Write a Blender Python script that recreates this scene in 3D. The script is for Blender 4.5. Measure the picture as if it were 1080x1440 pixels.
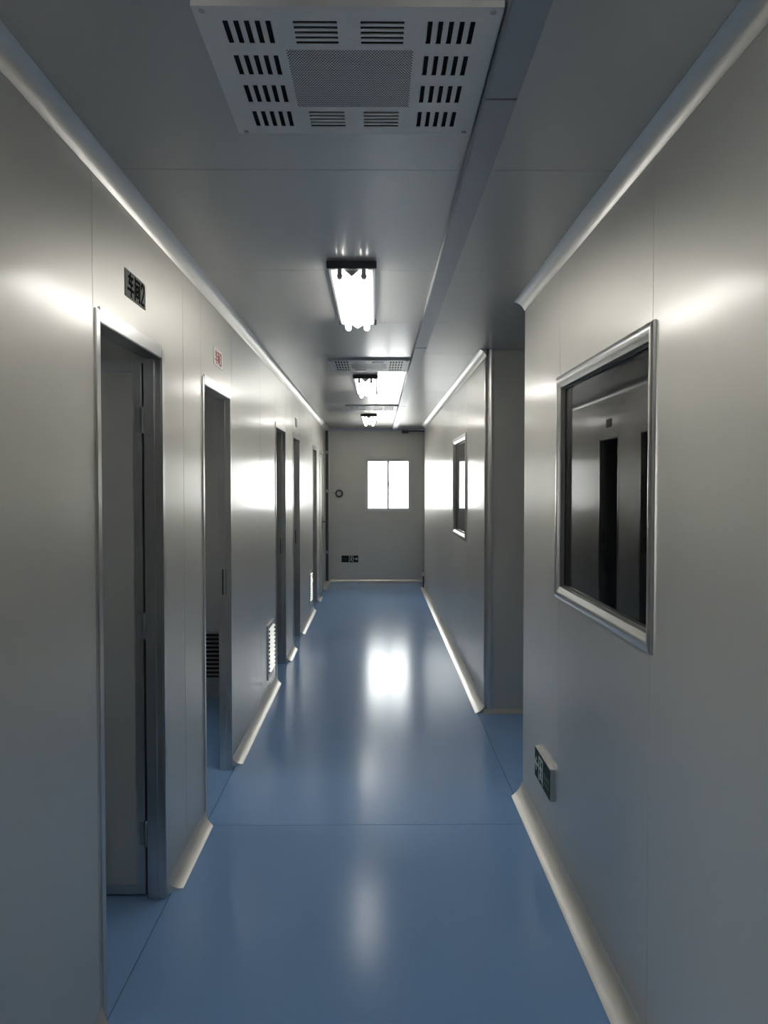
import bpy, bmesh, math, random
from mathutils import Vector, Matrix

# ------------------------------------------------------------------ clear
for o in list(bpy.data.objects):
    bpy.data.objects.remove(o, do_unlink=True)
scene = bpy.context.scene
COL = scene.collection
R = math.radians

# ------------------------------------------------------------------ camera
EYE = 1.58
cam_data = bpy.data.cameras.new('camera')
cam_data.sensor_fit = 'VERTICAL'
cam_data.sensor_height = 36.0
cam_data.lens = 1170.0 / 1440.0 * 36.0
cam_data.clip_start = 0.05
cam = bpy.data.objects.new('camera', cam_data)
cam.location = (0, 0, EYE)
cam.rotation_euler = (R(90 - 1.763), 0, R(-0.539))
COL.objects.link(cam)
scene.camera = cam

# ------------------------------------------------------------------ world, exposure
world = bpy.data.worlds.new('overcast_sky')
scene.world = world
world.use_nodes = True
bg = world.node_tree.nodes['Background']
bg.inputs['Color'].default_value = (1.0, 0.98, 0.955, 1)
bg.inputs['Strength'].default_value = 8.0
vs = scene.view_settings
vs.view_transform = 'Standard'
vs.look = 'None'
vs.gamma = 1.0
vs.use_curve_mapping = False
vs.exposure = 0.76
TUBE_STRENGTH = 9.5

# ------------------------------------------------------------------ dimensions (metres)
XL, XR = -0.809, 0.757          # faces of the corridor walls
CEIL = 2.523
YB, YF = -4.0, 13.7             # wall behind the camera, end wall
OUT = 3.2                       # outer walls of the rooms on both sides
WT = 0.06                       # wall thickness
Y_C0, Y_C1 = 4.25, 5.75         # side passage on the right
Y_END = 13.0                    # right wall stops short of the end wall
SKIN = 0.008                    # thickness of panel skins

# ------------------------------------------------------------------ materials
def mat(name, color, rough=0.5, metal=0.0, var=0.0, scale=3.0, bump=0.0, bscale=60.0, stretch=None,
        rvar=0.0, emit=None, spec=0.5, coat=0.0, coatr=0.1):
    m = bpy.data.materials.new(name)
    m.use_nodes = True
    nt = m.node_tree
    b = nt.nodes['Principled BSDF']
    b.inputs['Base Color'].default_value = (*color, 1)
    b.inputs['Roughness'].default_value = rough
    b.inputs['Metallic'].default_value = metal
    b.inputs['Specular IOR Level'].default_value = spec
    b.inputs['Coat Weight'].default_value = coat
    b.inputs['Coat Roughness'].default_value = coatr
    if emit:
        b.inputs['Emission Color'].default_value = (*emit[0], 1)
        b.inputs['Emission Strength'].default_value = emit[1]
    tc = nt.nodes.new('ShaderNodeTexCoord')
    src = tc.outputs['Object']
    if stretch:
        mp = nt.nodes.new('ShaderNodeMapping')
        mp.inputs['Scale'].default_value = stretch
        nt.links.new(src, mp.inputs['Vector'])
        src = mp.outputs['Vector']
    n = nt.nodes.new('ShaderNodeTexNoise')
    n.inputs['Scale'].default_value = scale
    n.inputs['Detail'].default_value = 4
    nt.links.new(src, n.inputs['Vector'])
    if var > 0:
        mx = nt.nodes.new('ShaderNodeMix')
        mx.data_type = 'RGBA'
        mx.inputs['A'].default_value = (*[c * (1 - var) for c in color], 1)
        mx.inputs['B'].default_value = (*[min(1, c * (1 + var)) for c in color], 1)
        nt.links.new(n.outputs['Fac'], mx.inputs['Factor'])
        nt.links.new(mx.outputs['Result'], b.inputs['Base Color'])
    if rvar > 0:
        mr = nt.nodes.new('ShaderNodeMapRange')
        mr.inputs['To Min'].default_value = max(0, rough - rvar)
        mr.inputs['To Max'].default_value = rough + rvar
        nt.links.new(n.outputs['Fac'], mr.inputs['Value'])
        nt.links.new(mr.outputs['Result'], b.inputs['Roughness'])
    if bump > 0:
        n2 = nt.nodes.new('ShaderNodeTexNoise')
        n2.inputs['Scale'].default_value = bscale
        n2.inputs['Detail'].default_value = 2
        nt.links.new(src, n2.inputs['Vector'])
        bp = nt.nodes.new('ShaderNodeBump')
        bp.inputs['Strength'].default_value = bump
        bp.inputs['Distance'].default_value = 0.002
        nt.links.new(n2.outputs['Fac'], bp.inputs['Height'])
        nt.links.new(bp.outputs['Normal'], b.inputs['Normal'])
        nt.links.new(bp.outputs['Normal'], b.inputs['Coat Normal'])
    return m

def glass_mat(name, tint=(0.9, 0.92, 0.92)):
    m = bpy.data.materials.new(name)
    m.use_nodes = True
    nt = m.node_tree
    nt.nodes.remove(nt.nodes['Principled BSDF'])
    out = nt.nodes['Material Output']
    tr = nt.nodes.new('ShaderNodeBsdfTransparent')
    tr.inputs['Color'].default_value = (*tint, 1)
    gl = nt.nodes.new('ShaderNodeBsdfGlossy')
    gl.inputs['Roughness'].default_value = 0.01
    fr = nt.nodes.new('ShaderNodeFresnel')
    fr.inputs['IOR'].default_value = 1.52
    mx = nt.nodes.new('ShaderNodeMixShader')
    nt.links.new(fr.outputs['Fac'], mx.inputs['Fac'])
    nt.links.new(tr.outputs['BSDF'], mx.inputs[1])
    nt.links.new(gl.outputs['BSDF'], mx.inputs[2])
    nt.links.new(mx.outputs['Shader'], out.inputs['Surface'])
    return m

M = {}
M['panel'] = mat('wall_panel_enamel', (0.73, 0.71, 0.65), 0.45, 0.66, var=0.02, scale=1.2, spec=0.3, coat=0.55, coatr=0.18, bump=0.22, bscale=5.0, stretch=(1, 1, 0.12))
M['ceil'] = mat('ceiling_panel_enamel', (0.64, 0.63, 0.59), 0.42, 0.58, var=0.02, scale=1.5, spec=0.3, coat=0.38, coatr=0.15, bump=0.15, bscale=4.0, stretch=(1, 0.3, 1))
M['core'] = mat('panel_core', (0.25, 0.25, 0.245), 0.6, var=0.05)
M['floor'] = mat('blue_vinyl', (0.26, 0.46, 0.80), 0.18, 0.0, var=0.03, scale=1.0, spec=0.15)
M['weld'] = mat('floor_weld', (0.03, 0.06, 0.11), 0.5, var=0.1)
M['alu'] = mat('aluminium_profile', (0.66, 0.655, 0.64), 0.28, 0.93, var=0.04, scale=20)
M['cove'] = mat('cove_aluminium', (0.73, 0.72, 0.69), 0.35, 0.72, var=0.04, scale=8)
M['steel'] = mat('brushed_steel_sheet', (0.84, 0.83, 0.80), 0.40, 0.0, var=0.05, scale=6, stretch=(1, 12, 1))
M['trunk'] = mat('trunking_steel', (0.42, 0.44, 0.455), 0.42, 0.8, var=0.05, scale=5)
M['dark'] = mat('cavity_shade', (0.02, 0.021, 0.022), 0.8, var=0.1)  # near-black colour stands in for the shade inside hollows
M['plastic'] = mat('dark_grey_plastic', (0.09, 0.09, 0.095), 0.45, var=0.06)
M['grey'] = mat('mid_grey_plastic', (0.50, 0.50, 0.50), 0.5, var=0.05)
M['white'] = mat('white_enamel', (0.80, 0.80, 0.79), 0.4, var=0.02)
M['holder'] = mat('lamp_holder_plastic', (0.78, 0.78, 0.77), 0.5, var=0.02)
M['tube'] = mat('lit_tube', (0.9, 0.9, 0.9), 0.4, emit=((1.0, 0.97, 0.92), TUBE_STRENGTH))
M['glass'] = glass_mat('window_glass')
M['black'] = mat('black_print', (0.012, 0.012, 0.012), 0.8, var=0.05, spec=0.05)
M['red'] = mat('red_print', (0.50, 0.14, 0.14), 0.5, var=0.05)
M['plate'] = mat('grey_sign_plate', (0.50, 0.50, 0.48), 0.7, var=0.05, spec=0.1)
M['plate_w'] = mat('white_sign_plate', (0.66, 0.655, 0.61), 0.28, var=0.02, spec=0.55)
M['signgreen'] = mat('exit_sign_green', (0.006, 0.022, 0.016), 0.5, var=0.06, spec=0.15)
M['pict'] = mat('exit_pictogram', (0.62, 0.74, 0.68), 0.5, var=0.04)
M['pict_dim'] = mat('exit_faint_print', (0.03, 0.06, 0.05), 0.4, var=0.04)
M['dial'] = mat('gauge_dial', (0.62, 0.63, 0.62), 0.4, var=0.03)

# ------------------------------------------------------------------ helpers
def link(o, parent=None):
    COL.objects.link(o)
    if parent is not None:
        o.parent = parent
    return o

def tag(o, label, cat, group=None, kind=None):
    o['label'] = label
    o['category'] = cat
    if group: o['group'] = group
    if kind: o['kind'] = kind
    return o

def empty(name, loc=(0, 0, 0), rz=0):
    o = bpy.data.objects.new(name, None)
    o.location = loc
    o.rotation_euler = (0, 0, rz)
    o.empty_display_size = 0.1
    return link(o)

class MB:
    """collects simple solids into one mesh"""
    def __init__(self):
        self.bm = bmesh.new()
    def box(self, x0, x1, y0, y1, z0, z1):
        xs, ys, zs = sorted((x0, x1)), sorted((y0, y1)), sorted((z0, z1))
        v = [self.bm.verts.new((xs[i], ys[j], zs[k])) for k in (0, 1) for j in (0, 1) for i in (0, 1)]
        for f in ((0, 2, 3, 1), (4, 5, 7, 6), (0, 1, 5, 4), (2, 6, 7, 3), (1, 3, 7, 5), (0, 4, 6, 2)):
            self.bm.faces.new([v[i] for i in f])
        return self
    def prism(self, pts, fn, a, b):
        """polygon pts (u,v) swept from a to b ; fn(u,v,t)->xyz ; a and b may be functions of (u,v)"""
        A = [self.bm.verts.new(fn(u, v, a(u, v) if callable(a) else a)) for u, v in pts]
        B = [self.bm.verts.new(fn(u, v, b(u, v) if callable(b) else b)) for u, v in pts]
        n = len(pts)
        self.bm.faces.new(A)
        self.bm.faces.new(list(reversed(B)))
        for i in range(n):
            j = (i + 1) % n
            self.bm.faces.new((A[j], A[i], B[i], B[j]))
        return self
    def cyl(self, p, q, r, seg=16):
        p, q = Vector(p), Vector(q)
        d = (q - p).normalized()
        s = d.orthogonal().normalized()
        t = d.cross(s)
        pts = [(math.cos(2 * math.pi * i / seg), math.sin(2 * math.pi * i / seg)) for i in range(seg)]
        L = (q - p).length
        return self.prism(pts, lambda u, v, k: p + s * (u * r) + t * (v * r) + d * k, 0.0, L)
    def ring(self, c, axis_y0, axis_y1, r0, r1, seg=32):
        """flat ring facing -Y"""
        bm = self.bm
        vs_ = []
        for i in range(seg):
            a = 2 * math.pi * i / seg
            for (r, y) in ((r1, axis_y1), (r1 * 0.97, axis_y0), (r0, axis_y0), (r0, axis_y1)):
                vs_.append(bm.verts.new((c[0] + r * math.cos(a), y, c[1] + r * math.sin(a))))
        for i in range(seg):
            j = (i + 1) % seg
            for k in range(4):
                l = (k + 1) % 4
                bm.faces.new((vs_[i * 4 + k], vs_[i * 4 + l], vs_[j * 4 + l], vs_[j * 4 + k]))
        return self
    def bar2d(self, p, q, w, y0, y1):
        """flat bar in the XZ plane between p and q, facing -Y"""
        px, pz = p; qx, qz = q
        d = Vector((qx - px, qz - pz)).normalized()
        n = Vector((-d.y, d.x)) * (w / 2)
        e = d * (w / 2) * 0.6
        pts = [(px - e.x + n.x, pz - e.y + n.y), (px - e.x - n.x, pz - e.y - n.y),
               (qx + e.x - n.x, qz + e.y - n.y), (qx + e.x + n.x, qz + e.y + n.y)]
        return self.prism(pts, lambda u, v, t: (u, t, v), y0, y1)
    def poly2d(self, pts, y0, y1):
        return self.prism(pts, lambda u, v, t: (u, t, v), y0, y1)
    def mesh(self, name, bevel=0.0, seg=2):
        bm = self.bm
        bmesh.ops.recalc_face_normals(bm, faces=bm.faces)
        if bevel > 0:
            bmesh.ops.bevel(bm, geom=list(bm.edges), offset=bevel, segments=seg, affect='EDGES', clamp_overlap=True)
        me = bpy.data.meshes.new(name)
        bm.to_mesh(me)
        bm.free()
        return me
    def build(self, name, m, parent=None, bevel=0.0, seg=2, smooth=False):
        me = self.mesh(name, bevel, seg)
        me.materials.append(m)
        if smooth:
            for p in me.polygons: p.use_smooth = True
            me.set_sharp_from_angle(angle=R(40))
        return link(bpy.data.objects.new(name, me), parent)

def bx(name, m, x0, x1, y0, y1, z0, z1, parent=None, bevel=0.0):
    return MB().box(x0, x1, y0, y1, z0, z1).build(name, m, parent, bevel)

def inst(name, me, parent, loc=(0, 0, 0), rot=(0, 0, 0)):
    o = bpy.data.objects.new(name, me)
    o.location = loc
    o.rotation_euler = rot
    return link(o, parent)

def copy_tree(o, parent=None):
    c = o.copy()
    COL.objects.link(c)
    c.parent = parent
    for ch in list(o.children):
        copy_tree(ch, c)
    return c

def structure(o, label, cat):
    return tag(o, label, cat, kind='structure')

# ================================================================== STRUCTURE
G = 0.0015   # half joint width

# ---- floor: base slab with welded vinyl sheets
fl = bx('floor', M['weld'], -OUT, OUT, YB, YF, -0.08, -0.003)
structure(fl, 'glossy blue vinyl floor running down the whole corridor', 'floor')
XFL, XFR = XL + 0.012, XR - 0.052
def sheet(x0, x1, y0, y1):
    bx('vinyl_sheet', M['floor'], x0 + G, x1 - G, y0 + G, y1 - G, -0.003, 0.0, fl)
for a, b in ((YB, 3.84), (3.84, 8.765), (8.765, YF)):
    sheet(XFL, XFR, a, b)
for a, b in ((YB, 3.58), (3.58, 6.21), (6.21, 7.75), (7.75, 9.5), (9.5, 11.6), (11.6, YF)):
    sheet(-OUT, XFL, a, b)
for a, b in ((YB, 4.25), (4.25, 5.79), (5.79, 12.97), (12.97, YF)):
    sheet(XFR, OUT, a, b)

# ---- ceiling: slab with cross panels
ce = bx('ceiling', M['core'], -OUT, OUT, YB, YF, CEIL + SKIN, CEIL + 0.09)
structure(ce, 'grey enamelled ceiling of wide cross panels above the corridor', 'ceiling')
ys = [YB] + [2.511 + 1.155 * k for k in range(-5, 10) if YB + 0.3 < 2.511 + 1.155 * k < YF - 0.2] + [YF]
for a, b in zip(ys, ys[1:]):
    bx('ceiling_panel', M['ceil'], -OUT, OUT, a + G, b - G, CEIL, CEIL + SKIN, ce)

# ---- walls along the corridor
def wall_along(name, xf, side, y0, y1, openings, seams, label):
    """xf = corridor face; side=-1 wall body lies at smaller x; openings = (ya, yb, za, zb)"""
    body = MB()
    xa, xb = xf + side * SKIN, xf + side * WT
    def solid(a, b, za, zb, mb, xa, xb):
        mb.box(xa, xb, a, b, za, zb)
    def fill(mb, a, b, xa, xb, z0=0.0, z1=CEIL):
        ops = sorted([o for o in openings if o[1] > a and o[0] < b])
        cur = a
        n = 0
        for (ya, yb, za, zb) in ops:
            ya_, yb_ = max(ya, a), min(yb, b)
            if ya_ > cur + 1e-4:
                solid(cur, ya_, z0, z1, mb, xa, xb); n += 1
            if za > z0 + 1e-4:
                solid(ya_, yb_, z0, za, mb, xa, xb); n += 1
            if zb < z1 - 1e-4:
                solid(ya_, yb_, zb, z1, mb, xa, xb); n += 1
            cur = yb_
        if cur < b - 1e-4:
            solid(cur, b, z0, z1, mb, xa, xb); n += 1
        return n
    fill(body, y0, y1, xa, xb)
    w = body.build(name, M['core'])
    structure(w, label, 'wall')
    ss = [y0] + list(seams) + [y1]
    for a, b in zip(ss, ss[1:]):
        mb = MB()
        fill(mb, a + G, b - G, xf, xf + side * SKIN)
        mb.build('wall_panel', M['panel'], w)
    return w

DOORS = [(2.45, 3.148), (3.92, 4.61), (6.72, 7.40), (8.12, 8.77), (10.65, 11.28), (11.90, 12.56)]
DOOR_H = 2.06
ADDED_DOOR = (0.50, 1.45)  # unseen doorway, added to bring daylight onto the near right wall
WIN_R = [(2.254, 3.46), (6.97, 8.13)]
WZ0, WZ1 = 1.118, 2.032
FO = 0.02   # rough opening is wider than the clear opening
wl = wall_along('wall_left', XL, -1, YB, YF, [(a - FO, b + FO, 0, DOOR_H + FO) for a, b in DOORS + [ADDED_DOOR]],
                [-2.19, -1.0, 0.46, 1.49, 2.40, 3.51, 3.86, 4.68, 5.81, 6.66, 7.46, 8.06, 8.83, 9.95, 10.59, 11.34, 11.84, 12.62],
                'long left corridor wall of pale grey steel panels with open doorways')
wr1 = wall_along('wall_right', XR, 1, YB, Y_C0, [(WIN_R[0][0] + 0.03, WIN_R[0][1] - 0.03, WZ0 + 0.03, WZ1 - 0.03)],
                 [-2.3, -1.15, 0.0, 1.14, 2.284, 3.435], 'near right corridor wall of pale steel panels holding the large window')
wr2 = wall_along('wall_right_far', XR, 1, Y_C1 + 0.045, Y_END, [(WIN_R[1][0] + 0.03, WIN_R[1][1] - 0.03, WZ0 + 0.03, WZ1 - 0.03)],
                 [6.95, 8.15, 9.3, 10.45, 11.6], 'far right corridor wall of pale steel panels beyond the side passage')

# ---- end wall with window opening
WX0, WX1, WFZ0, WFZ1 = -0.185, 0.578, 1.17, 2.04
def wall_across(name, yf, side, x0, x1, openings, seams, label, thick=WT, z1=CEIL):
    """yf = visible face, body goes to yf+side*thick ; openings = (xa, xb, za, zb)"""
    def fill(mb, a, b, ya, yb):
        cur = a
        for (xa, xb, za, zb) in sorted([o for o in openings if o[1] > a and o[0] < b]):
            xa_, xb_ = max(xa, a), min(xb, b)
            if xa_ > cur + 1e-4: mb.box(cur, xa_, ya, yb, 0, z1)
            if za > 1e-4: mb.box(xa_, xb_, ya, yb, 0, za)
            if zb < z1 - 1e-4: mb.box(xa_, xb_, ya, yb, zb, z1)
            cur = xb_
        if cur < b - 1e-4: mb.box(cur, b, ya, yb, 0, z1)
    mb = MB(); fill(mb, x0, x1, yf + side * SKIN, yf + side * thick)
    w = mb.build(name, M['core'])
    structure(w, label, 'wall')
    ss = [x0] + list(seams) + [x1]
    for a, b in zip(ss, ss[1:]):
        mb = MB(); fill(mb, a + G, b - G, yf, yf + side * SKIN)
        mb.build('wall_panel', M['panel'], w)
    return w
wall_across('wall_end', YF, 1, -OUT, OUT, [(WX0, WX1, WFZ0, WFZ1)], [-1.98, -0.83, 0.77, 1.92],
            'grey end wall of the corridor with a bright window', thick=0.10)
wall_across('wall_back', YB, -1, -OUT, OUT, [], [-2.0, -0.85, 0.8, 1.95], 'plain steel panel wall closing the corridor behind the camera')
wall_across('wall_passage_far', Y_C1, 1, XR + 0.05, OUT, [], [1.95], 'dark grey wall across the side passage facing the camera')
wall_across('wall_passage_near', Y_C0, -1, XR + WT + 0.002, OUT, [], [1.95], 'steel panel wall on the near side of the side passage')
wall_across('wall_cross_passage', Y_END, -1, XR + WT + 0.002, OUT, [], [1.95], 'steel panel wall beside the cross passage at the corridor end')
for k, (y, nm) in enumerate(((3.55, 'first'), (6.19, 'second'), (7.72, 'third'), (9.45, 'fourth'), (11.55, 'fifth'))):
    wall_across('wall_partition_%d' % (k + 1), y, 1, -OUT, XL - WT - 0.002, [], [-2.0],
                'steel panel partition behind the left wall, %s from the camera' % nm)
w = bx('wall_outer_right', M['panel'], OUT, OUT + 0.06, YB - 0.1, YF + 0.1, 0, CEIL)
structure(w, 'outer panel wall closing the rooms on the right side', 'wall')
ADDED_WIN = [(-1.6, 0.2), (4.3, 5.1)]  # windows added out of view to brighten the rooms and the near doorway
wall_along('wall_outer_left', -OUT, -1, YB, YF, [(a, b, 1.0, 2.1) if k == 0 else (a, b, 1.2, 1.8) for k, (a, b) in enumerate(ADDED_WIN)], [-1.7, 0.3, 2.6, 4.9, 7.2, 9.5, 11.8],
           'outer panel wall closing the rooms on the left side')

# ---- concave cove profiles (floor skirting and ceiling cornice)
def cove(mb, p0, along, L, ud, vd, c, m0=1.0, m1=1.0, seg=10, flange=0.0015, cv=None, k=0.6):
    cv = cv or c
    p0, al, ud, vd = Vector(p0), Vector(along), Vector(ud), Vector(vd)
    pts = [(0.0005, 0.0005), (c, 0.0005), (c, flange)]
    for i in range(1, seg):
        t = math.pi / 2 * i / seg
        q = i / seg                                  # k blends a flat chamfer into a full quarter hollow
        pts.append((flange + (c - flange) * ((1 - math.sin(t)) * k + (1 - q) * (1 - k)),
                    flange + (cv - flange) * ((1 - math.cos(t)) * k + q * (1 - k))))
    pts += [(flange, cv), (0.0005, cv)]
    mb.prism(pts, lambda u, v, t: p0 + al * t + ud * u + vd * v,
             (lambda u, v: m0 * u), (lambda u, v: L - m1 * u))
    return mb
CF, CC = 0.050, 0.050
def cove_obj(name, segs, label, cat, m=None):
    """segs: list of kwargs"""
    root = None
    if len(segs) == 1:
        mb = MB(); cove(mb, **segs[0]); root = mb.build(name, m or M['cove'], None, smooth=True)
    else:
        root = empty(name)
        for s in segs:
            mb = MB(); cove(mb, **s); mb.build('cove_length', m or M['cove'], root, smooth=True)
    return structure(root, label, cat)
def run_l(a, b, z, vd, c, m0=1, m1=1):
    return dict(p0=(XL, a, z), along=(0, 1, 0), L=b - a, ud=(1, 0, 0), vd=(0, 0, vd), c=c, m0=m0, m1=m1)
def run_r(a, b, z, vd, c, m0=1, m1=1, cv=None):
    return dict(cv=cv, p0=(XR, a, z), along=(0, 1, 0), L=b - a, ud=(-1, 0, 0), vd=(0, 0, vd), c=c, m0=m0, m1=m1)
FR = 0.035  # door frame face width
edges = [YB] + [e for a, b in [ADDED_DOOR] + DOORS for e in (a - FR, b + FR)] + [YF]
segs = [run_l(edges[i], edges[i + 1], 0, 1, CF) for i in range(0, len(edges), 2)]
cove_obj('baseboard_left', segs, 'pale coved skirting along the foot of the left wall between doorways', 'skirting')
cove_obj('baseboard_right', [run_r(YB, Y_C0 + 0.01, 0, 1, 0.068, cv=0.05)], 'pale coved skirting below the near right wall window', 'skirting')
cove_obj('baseboard_right_far', [run_r(Y_C1, Y_END, 0, 1, 0.068, m0=-0.2, cv=0.05),
         dict(p0=(XR - 0.0, Y_C1, 0), along=(1, 0, 0), L=OUT - XR, ud=(0, -1, 0), vd=(0, 0, 1), c=CF * 0.55, m0=-1.0, m1=0)],
         'pale coved skirting along the far right wall and round its corner', 'skirting')
cove_obj('baseboard_end', [dict(p0=(XL + CF, YF, 0), along=(1, 0, 0), L=OUT - XL - CF, ud=(0, -1, 0), vd=(0, 0, 1), c=CF * 0.8, m0=0, m1=0)],
         'thin pale skirting at the foot of the end wall', 'skirting')
cove_obj('trim_1', [run_l(YB, YF, CEIL, -1, CC, 0, 1)], 'concave aluminium cornice between the left wall and ceiling', 'cornice')
cove_obj('trim_2', [run_r(YB, Y_C0 + 0.01, CEIL, -1, CC, 0, -0.4)], 'concave aluminium cornice above the near right wall', 'cornice')
cove_obj('trim_3', [run_r(Y_C1 - 0.02, Y_END, CEIL, -1, CC, 0, 0)], 'concave aluminium cornice above the far right wall', 'cornice')
cove_obj('trim_4', [dict(p0=(XL + CC, YF, CEIL), along=(1, 0, 0), L=OUT - XL - CC, ud=(0, -1, 0), vd=(0, 0, -1), c=0.04, m0=0, m1=0)],
         'thin cornice along the top of the end wall', 'cornice')
cove_obj('trim_5', [dict(p0=(XL, YF, CF), along=(0, 0, 1), L=CEIL - CF - CC, ud=(1, 0, 0), vd=(0, -1, 0), c=0.045, m0=0, m1=0)],
         'vertical concave corner strip left of the end wall', 'corner strip')
# rounded outer corner post of the far right wall
pts = [(0.055, 0.0), (0.055, 0.045), (0.0, 0.045)]
pts = [(0.0, 0.05)] + [(0.05 - 0.05 * math.cos(t), 0.05 - 0.05 * math.sin(t)) for t in [math.pi / 2 * i / 10 for i in range(11)]] + [(0.05, 0.05)]
pp = [(0.0, 0.05)] + [(0.05 - 0.05 * math.cos(math.pi / 2 * i / 12), 0.05 - 0.05 * math.sin(math.pi / 2 * i / 12)) for i in range(1, 13)] + [(0.056, 0.0), (0.056, 0.05)]
cp = MB().prism(pp, lambda u, v, t: (XR - 0.004 + u, Y_C1 - 0.006 + v, t), 0.0, CEIL).build('trim_6', M['alu'], smooth=True)
structure(cp, 'rounded aluminium corner post at the side passage', 'corner post')

# ---- doors on the left wall
def door(n, ya, yb, label, leaf, strike=True):
    root = structure(empty('door_%d' % n, (XL, (ya + yb) / 2, 0)), label, 'door')
    yc = (ya + yb) / 2
    a, b = ya - yc, yb - yc
    X1 = 0.005                     # proud of the wall
    X0 = -WT - 0.006
    H = DOOR_H
    # jambs and header: wide face flange + deep lining
    def jamb(s, y):
        mb = MB()
        mb.box(0.0, X1, y, y + s * FR, 0, H + FR)
        mb.box(X0, 0.0, y, y + s * (FO - 0.001), 0, H)
        mb.box(X0 * 0.55, X0 * 0.55 + 0.012, y - s * 0.010, y, 0, H)       # door stop
        return mb.build('door_jamb', M['alu'], root, 0.002)
    j0 = jamb(-1, a); j1 = jamb(1, b)
    mb = MB()
    mb.box(0.0, X1, a, b, H, H + FR + 0.012)
    mb.box(X0, 0.0, a, b, H, H + FO - 0.001)
    mb.build('door_header', M['alu'], root, 0.002)
    if strike:
        s_ = bx('strike_plate', M['plastic'], -0.046, -0.022, b - 0.004, b - 0.0005, 0.98, 1.12, j1)
    W = yb - ya - 0.012
    # leaf in its own frame: runs from hinge along +Y local, thickness along X
    lf = None
    def make_leaf():
        t = 0.042
        core = MB().box(-t / 2 + 0.003, t / 2 - 0.003, 0.03, W - 0.03, 0.045, H - 0.045)
        o = core.build('door_leaf', M['panel'], root)
        for (y0, y1, z0, z1) in ((0, 0.034, 0.012, H - 0.012), (W - 0.034, W, 0.012, H - 0.012)):
            bx('leaf_stile', M['alu'], -t / 2, t / 2, y0, y1, z0, z1, o, 0.002)
        for (z0, z1) in ((0.012, 0.05), (H - 0.05, H - 0.012)):
            bx('leaf_rail', M['alu'], -t / 2, t / 2, 0.034, W - 0.034, z0, z1, o, 0.002)
        for z in (0.25, 1.05, 1.83):
            mb = MB()
            mb.cyl((-t / 2 - 0.006, -0.004, z - 0.05), (-t / 2 - 0.006, -0.004, z + 0.05), 0.007, 12)
            mb.box(-t / 2 - 0.002, -t / 2, 0.0, 0.022, z - 0.045, z + 0.045)
            mb.build('hinge', M['trunk'], o)
        for s in (-1, 1):
            mb = MB()
            mb.cyl((s * t / 2, W - 0.06, 1.05), (s * (t / 2 + 0.05), W - 0.06, 1.05), 0.009, 12)
            mb.cyl((s * (t / 2 + 0.045), W - 0.065, 1.05), (s * (t / 2 + 0.045), W - 0.18, 1.05), 0.009, 12)
            mb.box(s * t / 2, s * (t / 2 + 0.006), W - 0.085, W - 0.035, 0.94, 1.14)
            mb.build('door_handle', M['plastic'], o, smooth=True)
        return o
    o = make_leaf()
    if leaf == 'open_far':         # hinged on the far jamb, swung into the room
        o.location = (X0 - 0.012, b + 0.035, 0)
        o.rotation_euler = (0, 0, R(91))
    elif leaf == 'open_near':      # hinged on the near jamb
        o.location = (X0 - 0.035, a - 0.035, 0)
        o.rotation_euler = (0, 0, R(92))
    else:
        o.location = (-0.024, a + 0.006, 0)
    return root
door(1, *DOORS[0], 'tall open doorway under the black-lettered plate, its leaf swung inside', 'open_far', strike=False)
door(2, *DOORS[1], 'open doorway under the red lettering, a room vent showing through it', 'open_near')
door(3, *DOORS[2], 'open doorway just past the nearer low wall grille on the left', 'open_near')
door(4, *DOORS[3], 'narrow open doorway on the left under a tiny dark plate', 'open_near')
door(5, *DOORS[4], 'farthest open doorway on the left, just before the closed door', 'open_near')
door(7, *ADDED_DOOR, 'added unseen wide doorway beside the camera letting daylight in', 'open_far', strike=False)
door(6, *DOORS[5], 'closed grey door with dark lever, last on the left', 'closed', strike=False)

# ---- windows
def inner_window(n, y0, y1, label):
    yc = (y0 + y1) / 2
    root = structure(empty('window_%d' % n, (XR, yc, WZ0), R(-90)), label, 'window')
    w, h = (y1 - y0) / 2, WZ1 - WZ0
    # local: x along the wall, facing -Y, wall face at y=0
    prof = [(0.0, -0.001), (0.002, -0.008), (0.008, -0.012), (0.026, -0.012), (0.034, -0.007), (0.046, -0.004), (0.050, -0.002), (0.050, 0.055), (0.032, 0.055), (0.032, -0.001)]
    def member(fn, L):
        mb = MB()
        mb.prism(prof, fn, (lambda u, v: u), (lambda u, v: L - u))
        return mb.build('frame_profile', M['alu'], root, smooth=True)
    member(lambda u, v, t: (-w + t, v, u), 2 * w)
    member(lambda u, v, t: (-w + t, v, h - u), 2 * w)
    member(lambda u, v, t: (-w + u, v, t), h)
    member(lambda u, v, t: (w - u, v, t), h)
    bx('glass_pane', M['glass'], -w + 0.048, w - 0.048, 0.020, 0.025, 0.048, h - 0.048, root)
    bx('glass_pane', M['glass'], -w + 0.048, w - 0.048, 0.047, 0.052, 0.048, h - 0.048, root)
    # dark gasket round the glass
    g = MB()
    for (a, b, c, d) in ((-w + 0.05, w - 0.05, 0.05, 0.056), (-w + 0.05, w - 0.05, h - 0.056, h - 0.05),
                         (-w + 0.05, -w + 0.056, 0.056, h - 0.056), (w - 0.056, w - 0.05, 0.056, h - 0.056)):
        g.box(a, b, 0.016, 0.0195, c, d)
    g.build('gasket', M['plastic'], root)
    return root
inner_window(2, *WIN_R[0], 'large dark aluminium framed window in the near right wall')
inner_window(3, *WIN_R[1], 'far right aluminium framed window beyond the side passage')

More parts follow.
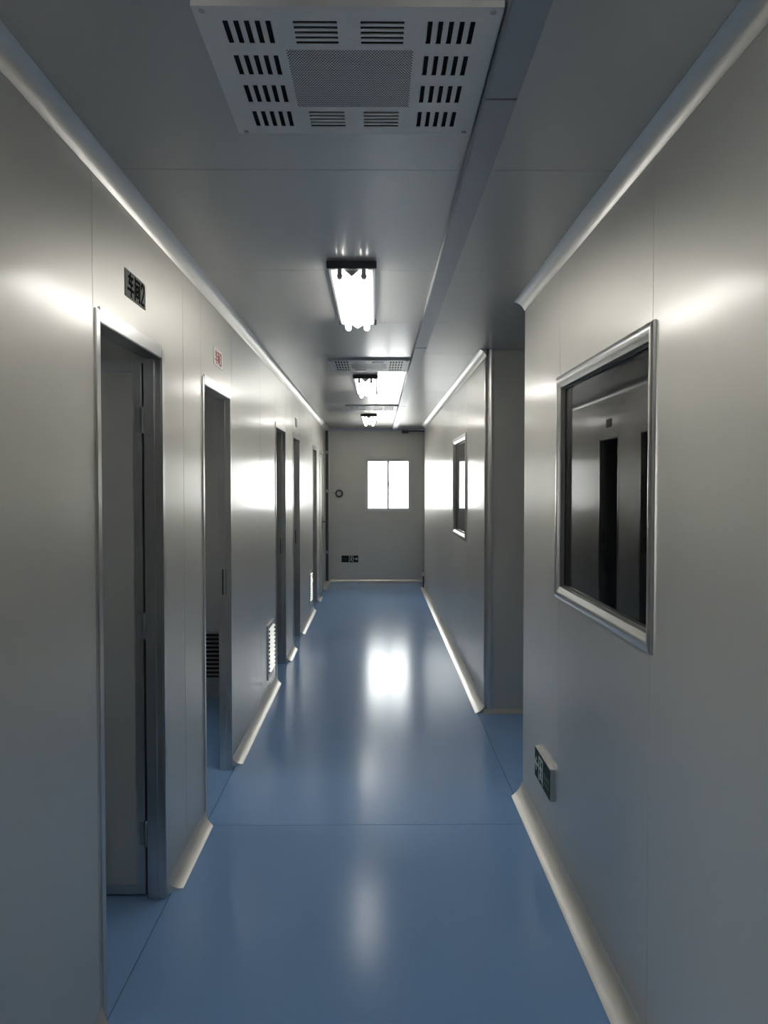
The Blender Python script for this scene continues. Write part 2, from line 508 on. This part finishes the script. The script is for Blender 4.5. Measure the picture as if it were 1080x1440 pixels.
def outer_window():
    root = structure(empty('window_1', ((WX0 + WX1) / 2, YF, WFZ0)), 'bright white two-sash window in the end wall', 'window')
    w, h = (WX1 - WX0) / 2, WFZ1 - WFZ0
    f = 0.028
    for (a, b, c, d) in ((-w, w, 0, f), (-w, w, h - f, h), (-w, -w + f, f, h - f), (w - f, w, f, h - f)):
        bx('window_frame', M['white'], a, b, -0.012, 0.09, c, d, root, 0.002)
    for (x0, x1, y) in ((-w + f, 0.022, 0.045), (-0.016, w - f, 0.015)):
        s = 0.022
        mb = MB()
        for (a, b, c, d) in ((x0, x1, f, f + s), (x0, x1, h - f - s, h - f), (x0, x0 + s, f + s, h - f - s), (x1 - s, x1, f + s, h - f - s)):
            mb.box(a, b, y - 0.012, y + 0.012, c, d)
        so = mb.build('sash', M['white'], root)
        bx('glass_pane', M['glass'], x0 + s - 0.003, x1 - s + 0.003, y - 0.002, y + 0.002, f + s - 0.003, h - f - s + 0.003, so)
    bx('sash_latch', M['grey'], -0.008, 0.012, -0.012, 0.002, h * 0.48, h * 0.48 + 0.07, root, 0.002)
    return root
outer_window()
for k, (a, b) in enumerate(ADDED_WIN):
    z0_, H_ = ((1.0, 1.1), (1.2, 0.6))[k]
    w_ = structure(empty('window_%d' % (k + 4), (-OUT, (a + b) / 2, z0_), R(90)), 'added unseen white window in the outer wall, %s from the camera' % ('first', 'second')[k], 'window')
    hw = (b - a) / 2
    for (x0, x1, z0, z1) in ((-hw, hw, 0, 0.03), (-hw, hw, H_ - 0.03, H_), (-hw, -hw + 0.03, 0.03, H_ - 0.03), (hw - 0.03, hw, 0.03, H_ - 0.03)):
        bx('window_frame', M['white'], x0, x1, -0.01, 0.06, z0, z1, w_, 0.002)
    bx('glass_pane', M['glass'], -hw + 0.028, hw - 0.028, 0.025, 0.029, 0.028, H_ - 0.028, w_)

# ================================================================== CEILING THINGS
# ---- surface trunking
tr = tag(empty('cable_trunking', (0.294, YF, CEIL)), 'flat grey steel cable trunking running lengthwise along the ceiling', 'trunking')
tys = [YB, -2.1, -0.1, 1.98, 3.98, 5.5, 7.5, 9.5, 11.5, YF - 0.045]
for i, (a, b) in enumerate(zip(tys, tys[1:])):
    d = 0.0012 * (i % 2)
    MB().box(-0.039, 0.039, a - YF + 0.0008, b - YF - 0.0008, -0.034 - d, 0.0).build('trunking_length', M['trunk'], tr, 0.003)

# ---- fan filter panels
def ffu_meshes():
    W2, L2 = 0.305, 0.292
    T = 0.013
    slots = []
    for gx in (-0.252, 0.158):                     # side groups, slots lengthwise
        for r in range(4):
            y0 = -0.241 + r * 0.134
            for k in range(5):
                x = gx + k * 0.0215 - 0.001
                slots.append((x, x + 0.0120, y0, y0 + 0.086))
    for gx in (-0.112, 0.0235):                    # front and rear groups, slots crosswise
        for gy in (-0.241, 0.161):
            for k in range(5):
                y = gy + k * 0.0190
                slots.append((gx, gx + 0.0885, y, y + 0.0108))
    perf = (-0.138, 0.138, -0.130, 0.137)
    cuts = slots + [perf]
    xs = sorted({round(v, 5) for c in cuts for v in c[:2]} | {-W2, W2})
    ysn = sorted({round(v, 5) for c in cuts for v in c[2:]} | {-L2, L2})
    verts, faces, idx = [], [], {}
    def vid(x, y, z):
        k = (round(x, 5), round(y, 5), round(z, 5))
        if k not in idx:
            idx[k] = len(verts); verts.append(k)
        return idx[k]
    for i in range(len(xs) - 1):
        for j in range(len(ysn) - 1):
            cx, cy = (xs[i] + xs[i + 1]) / 2, (ysn[j] + ysn[j + 1]) / 2
            if any(c[0] < cx < c[1] and c[2] < cy < c[3] for c in cuts):
                continue
            faces.append([vid(xs[i], ysn[j], -T), vid(xs[i], ysn[j + 1], -T), vid(xs[i + 1], ysn[j + 1], -T), vid(xs[i + 1], ysn[j], -T)])
    # thickness of the slot edges and the outer rim
    for (x0, x1, y0, y1) in cuts + [(-W2, W2, -L2, L2)]:
        ztop = -T + 0.0015 if (x0, x1, y0, y1) != (-W2, W2, -L2, L2) else 0.0
        q = [(x0, y0), (x1, y0), (x1, y1), (x0, y1)]
        for a in range(4):
            b = (a + 1) % 4
            faces.append([vid(*q[a], -T), vid(*q[b], -T), vid(*q[b], ztop), vid(*q[a], ztop)])
    panel = bpy.data.meshes.new('cover_panel'); panel.from_pydata(verts, [], faces); panel.materials.append(M['steel'])
    # perforated plate with real holes
    p = 0.0066; ry = p * 0.866; r = 0.0023
    x0, x1, y0, y1 = perf
    pv, pf = [], []
    ny = int((y1 - y0) / ry)
    ry = (y1 - y0) / ny
    z = -T + 0.001
    for j in range(ny):
        off = (p / 2) if j % 2 else 0.0
        cy = y0 + (j + 0.5) * ry
        x = x0 - off
        edges_ = []
        while x < x1 - 1e-6:
            a, b = max(x, x0), min(x + p, x1)
            full = (b - a) > p * 0.99
            if full:
                cx = (a + b) / 2
                o = [(a, cy - ry / 2), (cx, cy - ry / 2), (b, cy - ry / 2), (b, cy), (b, cy + ry / 2), (cx, cy + ry / 2), (a, cy + ry / 2), (a, cy)]
                inn = []
                for (ox, oy) in o:
                    dd = math.hypot(ox - cx, oy - cy)
                    inn.append((cx + (ox - cx) / dd * r, cy + (oy - cy) / dd * r))
                base = len(pv)
                pv += [(q[0], q[1], z) for q in o] + [(q[0], q[1], z) for q in inn]
                for k in range(8):
                    l = (k + 1) % 8
                    pf.append([base + l, base + k, base + 8 + k, base + 8 + l])
            else:
                base = len(pv)
                pv += [(a, cy - ry / 2, z), (b, cy - ry / 2, z), (b, cy + ry / 2, z), (a, cy + ry / 2, z)]
                pf.append([base + 3, base + 2, base + 1, base])
            x += p
    pm = bpy.data.meshes.new('perforated_plate'); pm.from_pydata(pv, [], pf); pm.materials.append(M['steel'])
    # louvre blades (tilted strip inside each slot)
    def blade(length, width, axis, sgn):
        mb = MB()
        a, b = (0.0, 0.0), (width * 0.55, 0.0085)
        pts = [(0.0, -T + 0.0005), (0.0012, -T + 0.0005), (width * 0.35, -T + 0.0085), (width * 0.35 - 0.0012, -T + 0.0085)]
        if axis == 'y':
            mb.prism(pts, lambda u, v, t: (sgn * u, t, v), 0.0, length)
        else:
            mb.prism(pts, lambda u, v, t: (t, sgn * u, v), 0.0, length)
        me = mb.mesh('louvre_blade'); me.materials.append(M['steel'])
        return me
    return panel, pm, slots, blade
PANEL, PERF, SLOTS, BLADE = ffu_meshes()
BL = {('y', 1): BLADE(0.086, 0.0105, 'y', 1), ('y', -1): BLADE(0.086, 0.0105, 'y', -1),
      ('x', 1): BLADE(0.0885, 0.0085, 'x', 1), ('x', -1): BLADE(0.0885, 0.0085, 'x', -1)}
_s = MB(); _s.cyl((0, 0, -0.0165), (0, 0, -0.013), 0.006, 12); SCREW = _s.mesh('screw'); SCREW.materials.append(M['grey'])
_c = MB(); _c.box(-0.29, 0.29, -0.28, 0.28, -0.003, -0.0005); CAV = _c.mesh('plenum_shade'); CAV.materials.append(M['dark'])  # thin sheet, shade behind the slots put into its colour
def ffu(y, label):
    root = tag(empty('fan_filter_unit', (-0.055, y, CEIL)), label, 'air vent', 'louvred ceiling panels')
    inst('cover_panel', PANEL, root)
    inst('perforated_plate', PERF, root)
    inst('plenum_shade', CAV, root)
    for (x0, x1, y0, y1) in SLOTS:
        if (y1 - y0) > (x1 - x0):
            s = -1 if x0 < 0 else 1
            inst('louvre_blade', BL[('y', s)], root, (x0 if s > 0 else x1, y0, 0))
        else:
            s = 1
            inst('louvre_blade', BL[('x', s)], root, (x0, y0, 0))
    for sx in (-0.285, 0.285):
        for sy in (-0.277, 0.277):
            inst('screw', SCREW, root, (sx, sy, 0))
    return root
ffu(1.935, 'large louvred steel vent panel with perforated centre on the near ceiling')
ffu(6.476, 'louvred ceiling vent panel just before the middle lamp')
ffu(9.955, 'louvred ceiling vent panel just before the farthest lamp')

# ---- twin tube ceiling lamps
def lamp(x, y, label):
    root = tag(empty('ceiling_lamp', (x, y, CEIL)), label, 'ceiling lamp', 'twin tube corridor lamps')
    L, w = 1.23, 0.098
    prof = [(-w, 0.0), (-w, -0.026), (-w + 0.010, -0.032), (w - 0.010, -0.032), (w, -0.026), (w, 0.0)]
    MB().prism(prof, lambda u, v, t: (u, t, v), 0.012, L - 0.012).build('lamp_housing', M['white'], root)
    for y0 in (0.0, L - 0.012):
        MB().box(-0.105, 0.105, y0, y0 + 0.012, -0.031, 0.0).build('end_plate', M['plastic'], root, 0.002)
    MB().prism([(-0.036, -0.032), (0.0, -0.058), (0.036, -0.032)], lambda u, v, t: (u, t, v), 0.075, L - 0.030).build('reflector_ridge', M['white'], root)
    for yy in (0.030,):
        MB().prism([(-0.030, -0.032), (0.0, -0.056), (0.030, -0.032)], lambda u, v, t: (u, t, v), yy, yy + 0.005).build('ridge_cap', M['grey'], root)
    for s in (-1, 1):
        xx = s * 0.051
        tb = MB().cyl((xx, 0.050, -0.056), (xx, L - 0.050, -0.056), 0.016, 20).build('fluorescent_tube', M['tube'], root, smooth=True)
        for y0, y1 in ((0.012, 0.050), (L - 0.050, L - 0.012)):
            mb = MB()
            mb.cyl((xx, y0 + 0.008, -0.056), (xx, y1, -0.056), 0.0125, 20)
            mb.build('tube_cap', M['holder'], tb, smooth=True)
            hy = y0 if y0 < 0.1 else y1 - 0.012
            bx('lamp_holder', M['holder'], xx - 0.009, xx + 0.009, hy, hy + 0.012, -0.068, -0.030, root, 0.002)
    return root
lamp(-0.103, 3.512, 'largest lit twin tube lamp in view, on the ceiling before the side passage')
lamp(-0.092, 7.065, 'lit twin tube ceiling lamp, middle one of the three in view')
lamp(-0.100, -0.04, 'lit twin tube ceiling lamp just above the camera')
lamp(-0.097, 10.86, 'lit twin tube ceiling lamp farthest away by the end wall')

# ================================================================== WALL THINGS
# ---- room signs
def strokes(kind):
    if kind == 'che':
        return [((.14, .84), (.86, .84)), ((.46, 1.0), (.20, .56)), ((.20, .56), (.86, .56)), ((.0, .28), (1.0, .28)), ((.56, .74), (.56, .0))]
    if kind == 'jian':
        return [((.10, .98), (.20, .86)), ((.10, .76), (.10, .0)), ((.34, .91), (.93, .91)), ((.93, .91), (.93, .02)), ((.93, .02), (.80, .05)),
                ((.33, .68), (.33, .20)), ((.70, .68), (.70, .20)), ((.33, .68), (.70, .68)), ((.33, .44), (.70, .44)), ((.33, .20), (.70, .20))]
    if kind == '2':
        p = [(.08, .74), (.14, .90), (.32, .98), (.50, .88), (.54, .70), (.44, .48), (.06, .04), (.58, .04)]
    elif kind == '3':
        p = [(.06, .88), (.26, .98), (.48, .90), (.50, .68), (.38, .54), (.24, .52), (.40, .50), (.54, .36), (.52, .12), (.28, .02), (.05, .10)]
    return list(zip(p, p[1:]))
def room_sign(y, z0, w, h, label, plate, ink, chars, ch_h):
    root = tag(empty('room_sign', (XL, y, z0), R(90)), label, 'sign', 'room signs above the doorways')
    bx('sign_plate', plate, -w / 2, w / 2, -0.0022, 0.0, 0, h, root)
    if chars:
        cw = ch_h * 0.92
        adv = [cw * 1.14 if c in ('che', 'jian') else cw * 0.6 for c in chars]
        x = -sum(adv) / 2 + cw * 0.05
        zb = (h - ch_h) / 2
        for c, a in zip(chars, adv):
            mb = MB()
            for p, q in strokes(c):
                mb.bar2d((x + p[0] * cw, zb + p[1] * ch_h), (x + q[0] * cw, zb + q[1] * ch_h), ch_h * 0.125, -0.0034, -0.0023)
            mb.build('character', ink, root)
            x += a
    return root
room_sign(2.823, 2.196, 0.235, 0.088, 'grey plate with black workshop lettering above the largest doorway in view', M['plate'], M['black'], ['che', 'jian', '2'], 0.072)
room_sign(4.283, 2.190, 0.235, 0.088, 'pale plate with red workshop lettering above a doorway', M['plate_w'], M['red'], ['che', 'jian', '3'], 0.064)
room_sign(8.44, 2.180, 0.21, 0.085, 'tiny dark plate above a far doorway on the left', M['plastic'], M['black'], [], 0.06)

# ---- exit signs
def exit_sign(loc, rz, w, h, arrow, label):
    root = tag(empty('exit_sign', loc, rz), label, 'exit sign', 'low emergency exit signs')
    bx('sign_case', M['alu'], -w / 2, w / 2, -0.020, 0.0, 0, h, root, 0.0015)
    bx('sign_face', M['signgreen'], -w / 2 + 0.004, w / 2 - 0.004, -0.0215, -0.019, 0.004, h - 0.004, root)
    s = 1 if arrow == 'right' else -1
    y0, y1 = -0.0226, -0.0216
    u = h
    # arrow
    ax = s * w * 0.36
    mb = MB()
    mb.bar2d((ax - s * u * 0.24, u * 0.5), (ax + s * u * 0.16, u * 0.5), u * 0.10, y0, y1)
    mb.bar2d((ax + s * u * 0.20, u * 0.5), (ax + s * u * 0.02, u * 0.68), u * 0.10, y0, y1)
    mb.bar2d((ax + s * u * 0.20, u * 0.5), (ax + s * u * 0.02, u * 0.32), u * 0.10, y0, y1)
    mb.build('arrow', M['pict'], root)
    # door frame with running figure
    cx = s * w * 0.08
    mb = MB()
    mb.bar2d((cx - u * .30, u * .10), (cx - u * .30, u * .84), u * .07, y0, y1)
    mb.bar2d((cx + u * .30, u * .10), (cx + u * .30, u * .84), u * .07, y0, y1)
    mb.bar2d((cx - u * .30, u * .84), (cx + u * .30, u * .84), u * .07, y0, y1)
    mb.build('door_symbol', M['pict'], root)
    mb = MB()
    P = lambda a, b: (cx + s * a * u, b * u)
    mb.poly2d([(cx + s * .06 * u + .065 * u * math.cos(t * math.pi / 6), .70 * u + .065 * u * math.sin(t * math.pi / 6)) for t in range(12)], y0, y1)
    mb.bar2d(P(.02, .60), P(-.04, .40), u * .12, y0, y1)
    mb.bar2d(P(.02, .60), P(.16, .50), u * .06, y0, y1)
    mb.bar2d(P(.0, .60), P(-.15, .54), u * .06, y0, y1)
    mb.bar2d(P(-.04, .40), P(.10, .30), u * .07, y0, y1)
    mb.bar2d(P(.10, .30), P(.10, .16), u * .07, y0, y1)
    mb.bar2d(P(-.04, .40), P(-.10, .26), u * .07, y0, y1)
    mb.bar2d(P(-.10, .26), P(-.22, .20), u * .07, y0, y1)
    mb.build('running_figure', M['pict'], root)
    # faint print on the remaining third
    bxc = -s * w * 0.31
    mb = MB()
    for k in range(4):
        x = bxc + (k - 1.5) * u * 0.21
        mb.box(x - u * .075, x + u * .075, y0, y1, u * .44, u * .60)
    mb.box(bxc - u * .36, bxc + u * .36, y0, y1, u * .28, u * .34)
    mb.build('faint_print', M['pict_dim'], root)
    return root
exit_sign((XR, 3.65, 0.242), R(-90), 0.34, 0.138, 'left', 'dark green exit sign low on the near right wall')
exit_sign((-0.434, YF, 0.327), 0, 0.285, 0.118, 'right', 'small dark exit sign low on the end wall under the window')

# ---- return air grilles
def grille(loc, rz, label, w=0.36, h=0.41):
    root = tag(empty('return_air_grille', loc, rz), label, 'air grille', 'low louvred air grilles')
    b = 0.034
    bx('grille_back', M['dark'], -w / 2 + 0.01, w / 2 - 0.01, -0.003, -0.0005, 0.01, h - 0.01, root)  # dark sheet, its colour painted as the shade between slats
    mb = MB()
    for (x0, x1, z0, z1) in ((-w / 2, w / 2, 0, b), (-w / 2, w / 2, h - b, h), (-w / 2, -w / 2 + b, b, h - b), (w / 2 - b, w / 2, b, h - b)):
        mb.box(x0, x1, -0.007, -0.0008, z0, z1)
    mb.build('grille_frame', M['cove'], root)
    n = 11
    st = (h - 2 * b) / n
    me = MB().prism([(-0.004, 0.0), (-0.0055, 0.0), (-0.022, -st * 0.34), (-0.0205, -st * 0.34)],
                    lambda u, v, t: (t, u, v), -w / 2 + b, w / 2 - b).mesh('slat')
    me.materials.append(M['cove'])
    for k in range(n):
        inst('slat', me, root, (0, 0, b + st * (k + 1) - 0.002))
    return root
grille((XL, 6.33, 0.136), R(90), 'pale louvred grille low on the left corridor wall, nearer one')
grille((XL, 10.20, 0.136), R(90), 'pale louvred grille low on the left corridor wall, farther one')
grille((-1.20, 6.19, 0.120), 0, 'grey louvred grille on the room wall seen through a doorway', w=0.34)

# ---- gauge on the end wall
g = tag(empty('pressure_gauge', (-0.609, YF, 1.463)), 'small round dark-rimmed gauge on the end wall left of the window', 'gauge')
MB().ring((0, 0), -0.035, 0.0, 0.038, 0.066, 36).build('gauge_rim', M['plastic'], g, smooth=True)
MB().cyl((0, -0.020, 0), (0, -0.001, 0), 0.045, 32).build('gauge_dial', M['dial'], g, smooth=True)
MB().bar2d((-0.008, -0.006), (0.024, 0.022), 0.004, -0.024, -0.0205).build('needle', M['black'], g)
MB().cyl((-0.066, -0.012, 0.012), (-0.155, -0.012, 0.012), 0.005, 10).build('tube', M['grey'], g, smooth=True)

# ---- dark conduit in the far left corner
c = tag(empty('conduit', (XL, 13.36, 0.0)), 'dark vertical conduit on the left wall at the far corner', 'conduit')
MB().cyl((0.022, 0, 0.06), (0.022, 0, CEIL - 0.05), 0.020, 16).build('conduit_pipe', M['plastic'], c, smooth=True)
for z in (0.5, 1.48, 2.1):
    bx('pipe_clip', M['grey'], 0.0, 0.046, -0.026, 0.026, z, z + 0.05, c, 0.003)

# ---- emergency lamp box on the end wall near the ceiling
c = tag(empty('junction_box', (0.48, YF, CEIL - 0.075)), 'dark little box with a cable run high on the end wall', 'junction box')
bx('box_body', M['plastic'], -0.06, 0.05, -0.085, -0.041, 0.0, 0.05, c, 0.005)
bx('box_bracket', M['grey'], -0.02, 0.02, -0.041, 0.0, 0.005, 0.025, c)
MB().cyl((0.05, -0.062, 0.035), (0.42, -0.062, 0.035), 0.012, 12).build('cable_run', M['plastic'], c, smooth=True)

# ---- small capped pipe stub at the end of the far right wall
c = tag(empty('pipe_stub', (XR - 0.035, 12.72, 0.0)), 'short dark pipe stub with a pale cap at the far right wall foot', 'pipe')
MB().cyl((0, 0, 0.03), (0, 0, 0.21), 0.012, 12).build('stub_pipe', M['plastic'], c, smooth=True)
mb = MB(); mb.cyl((0, 0, 0.21), (0, 0, 0.265), 0.022, 14); mb.build('stub_cap', M['white'], c, 0.004)
MB().box(0.010, 0.035, -0.012, 0.012, 0.12, 0.15).build('pipe_clip', M['grey'], c)
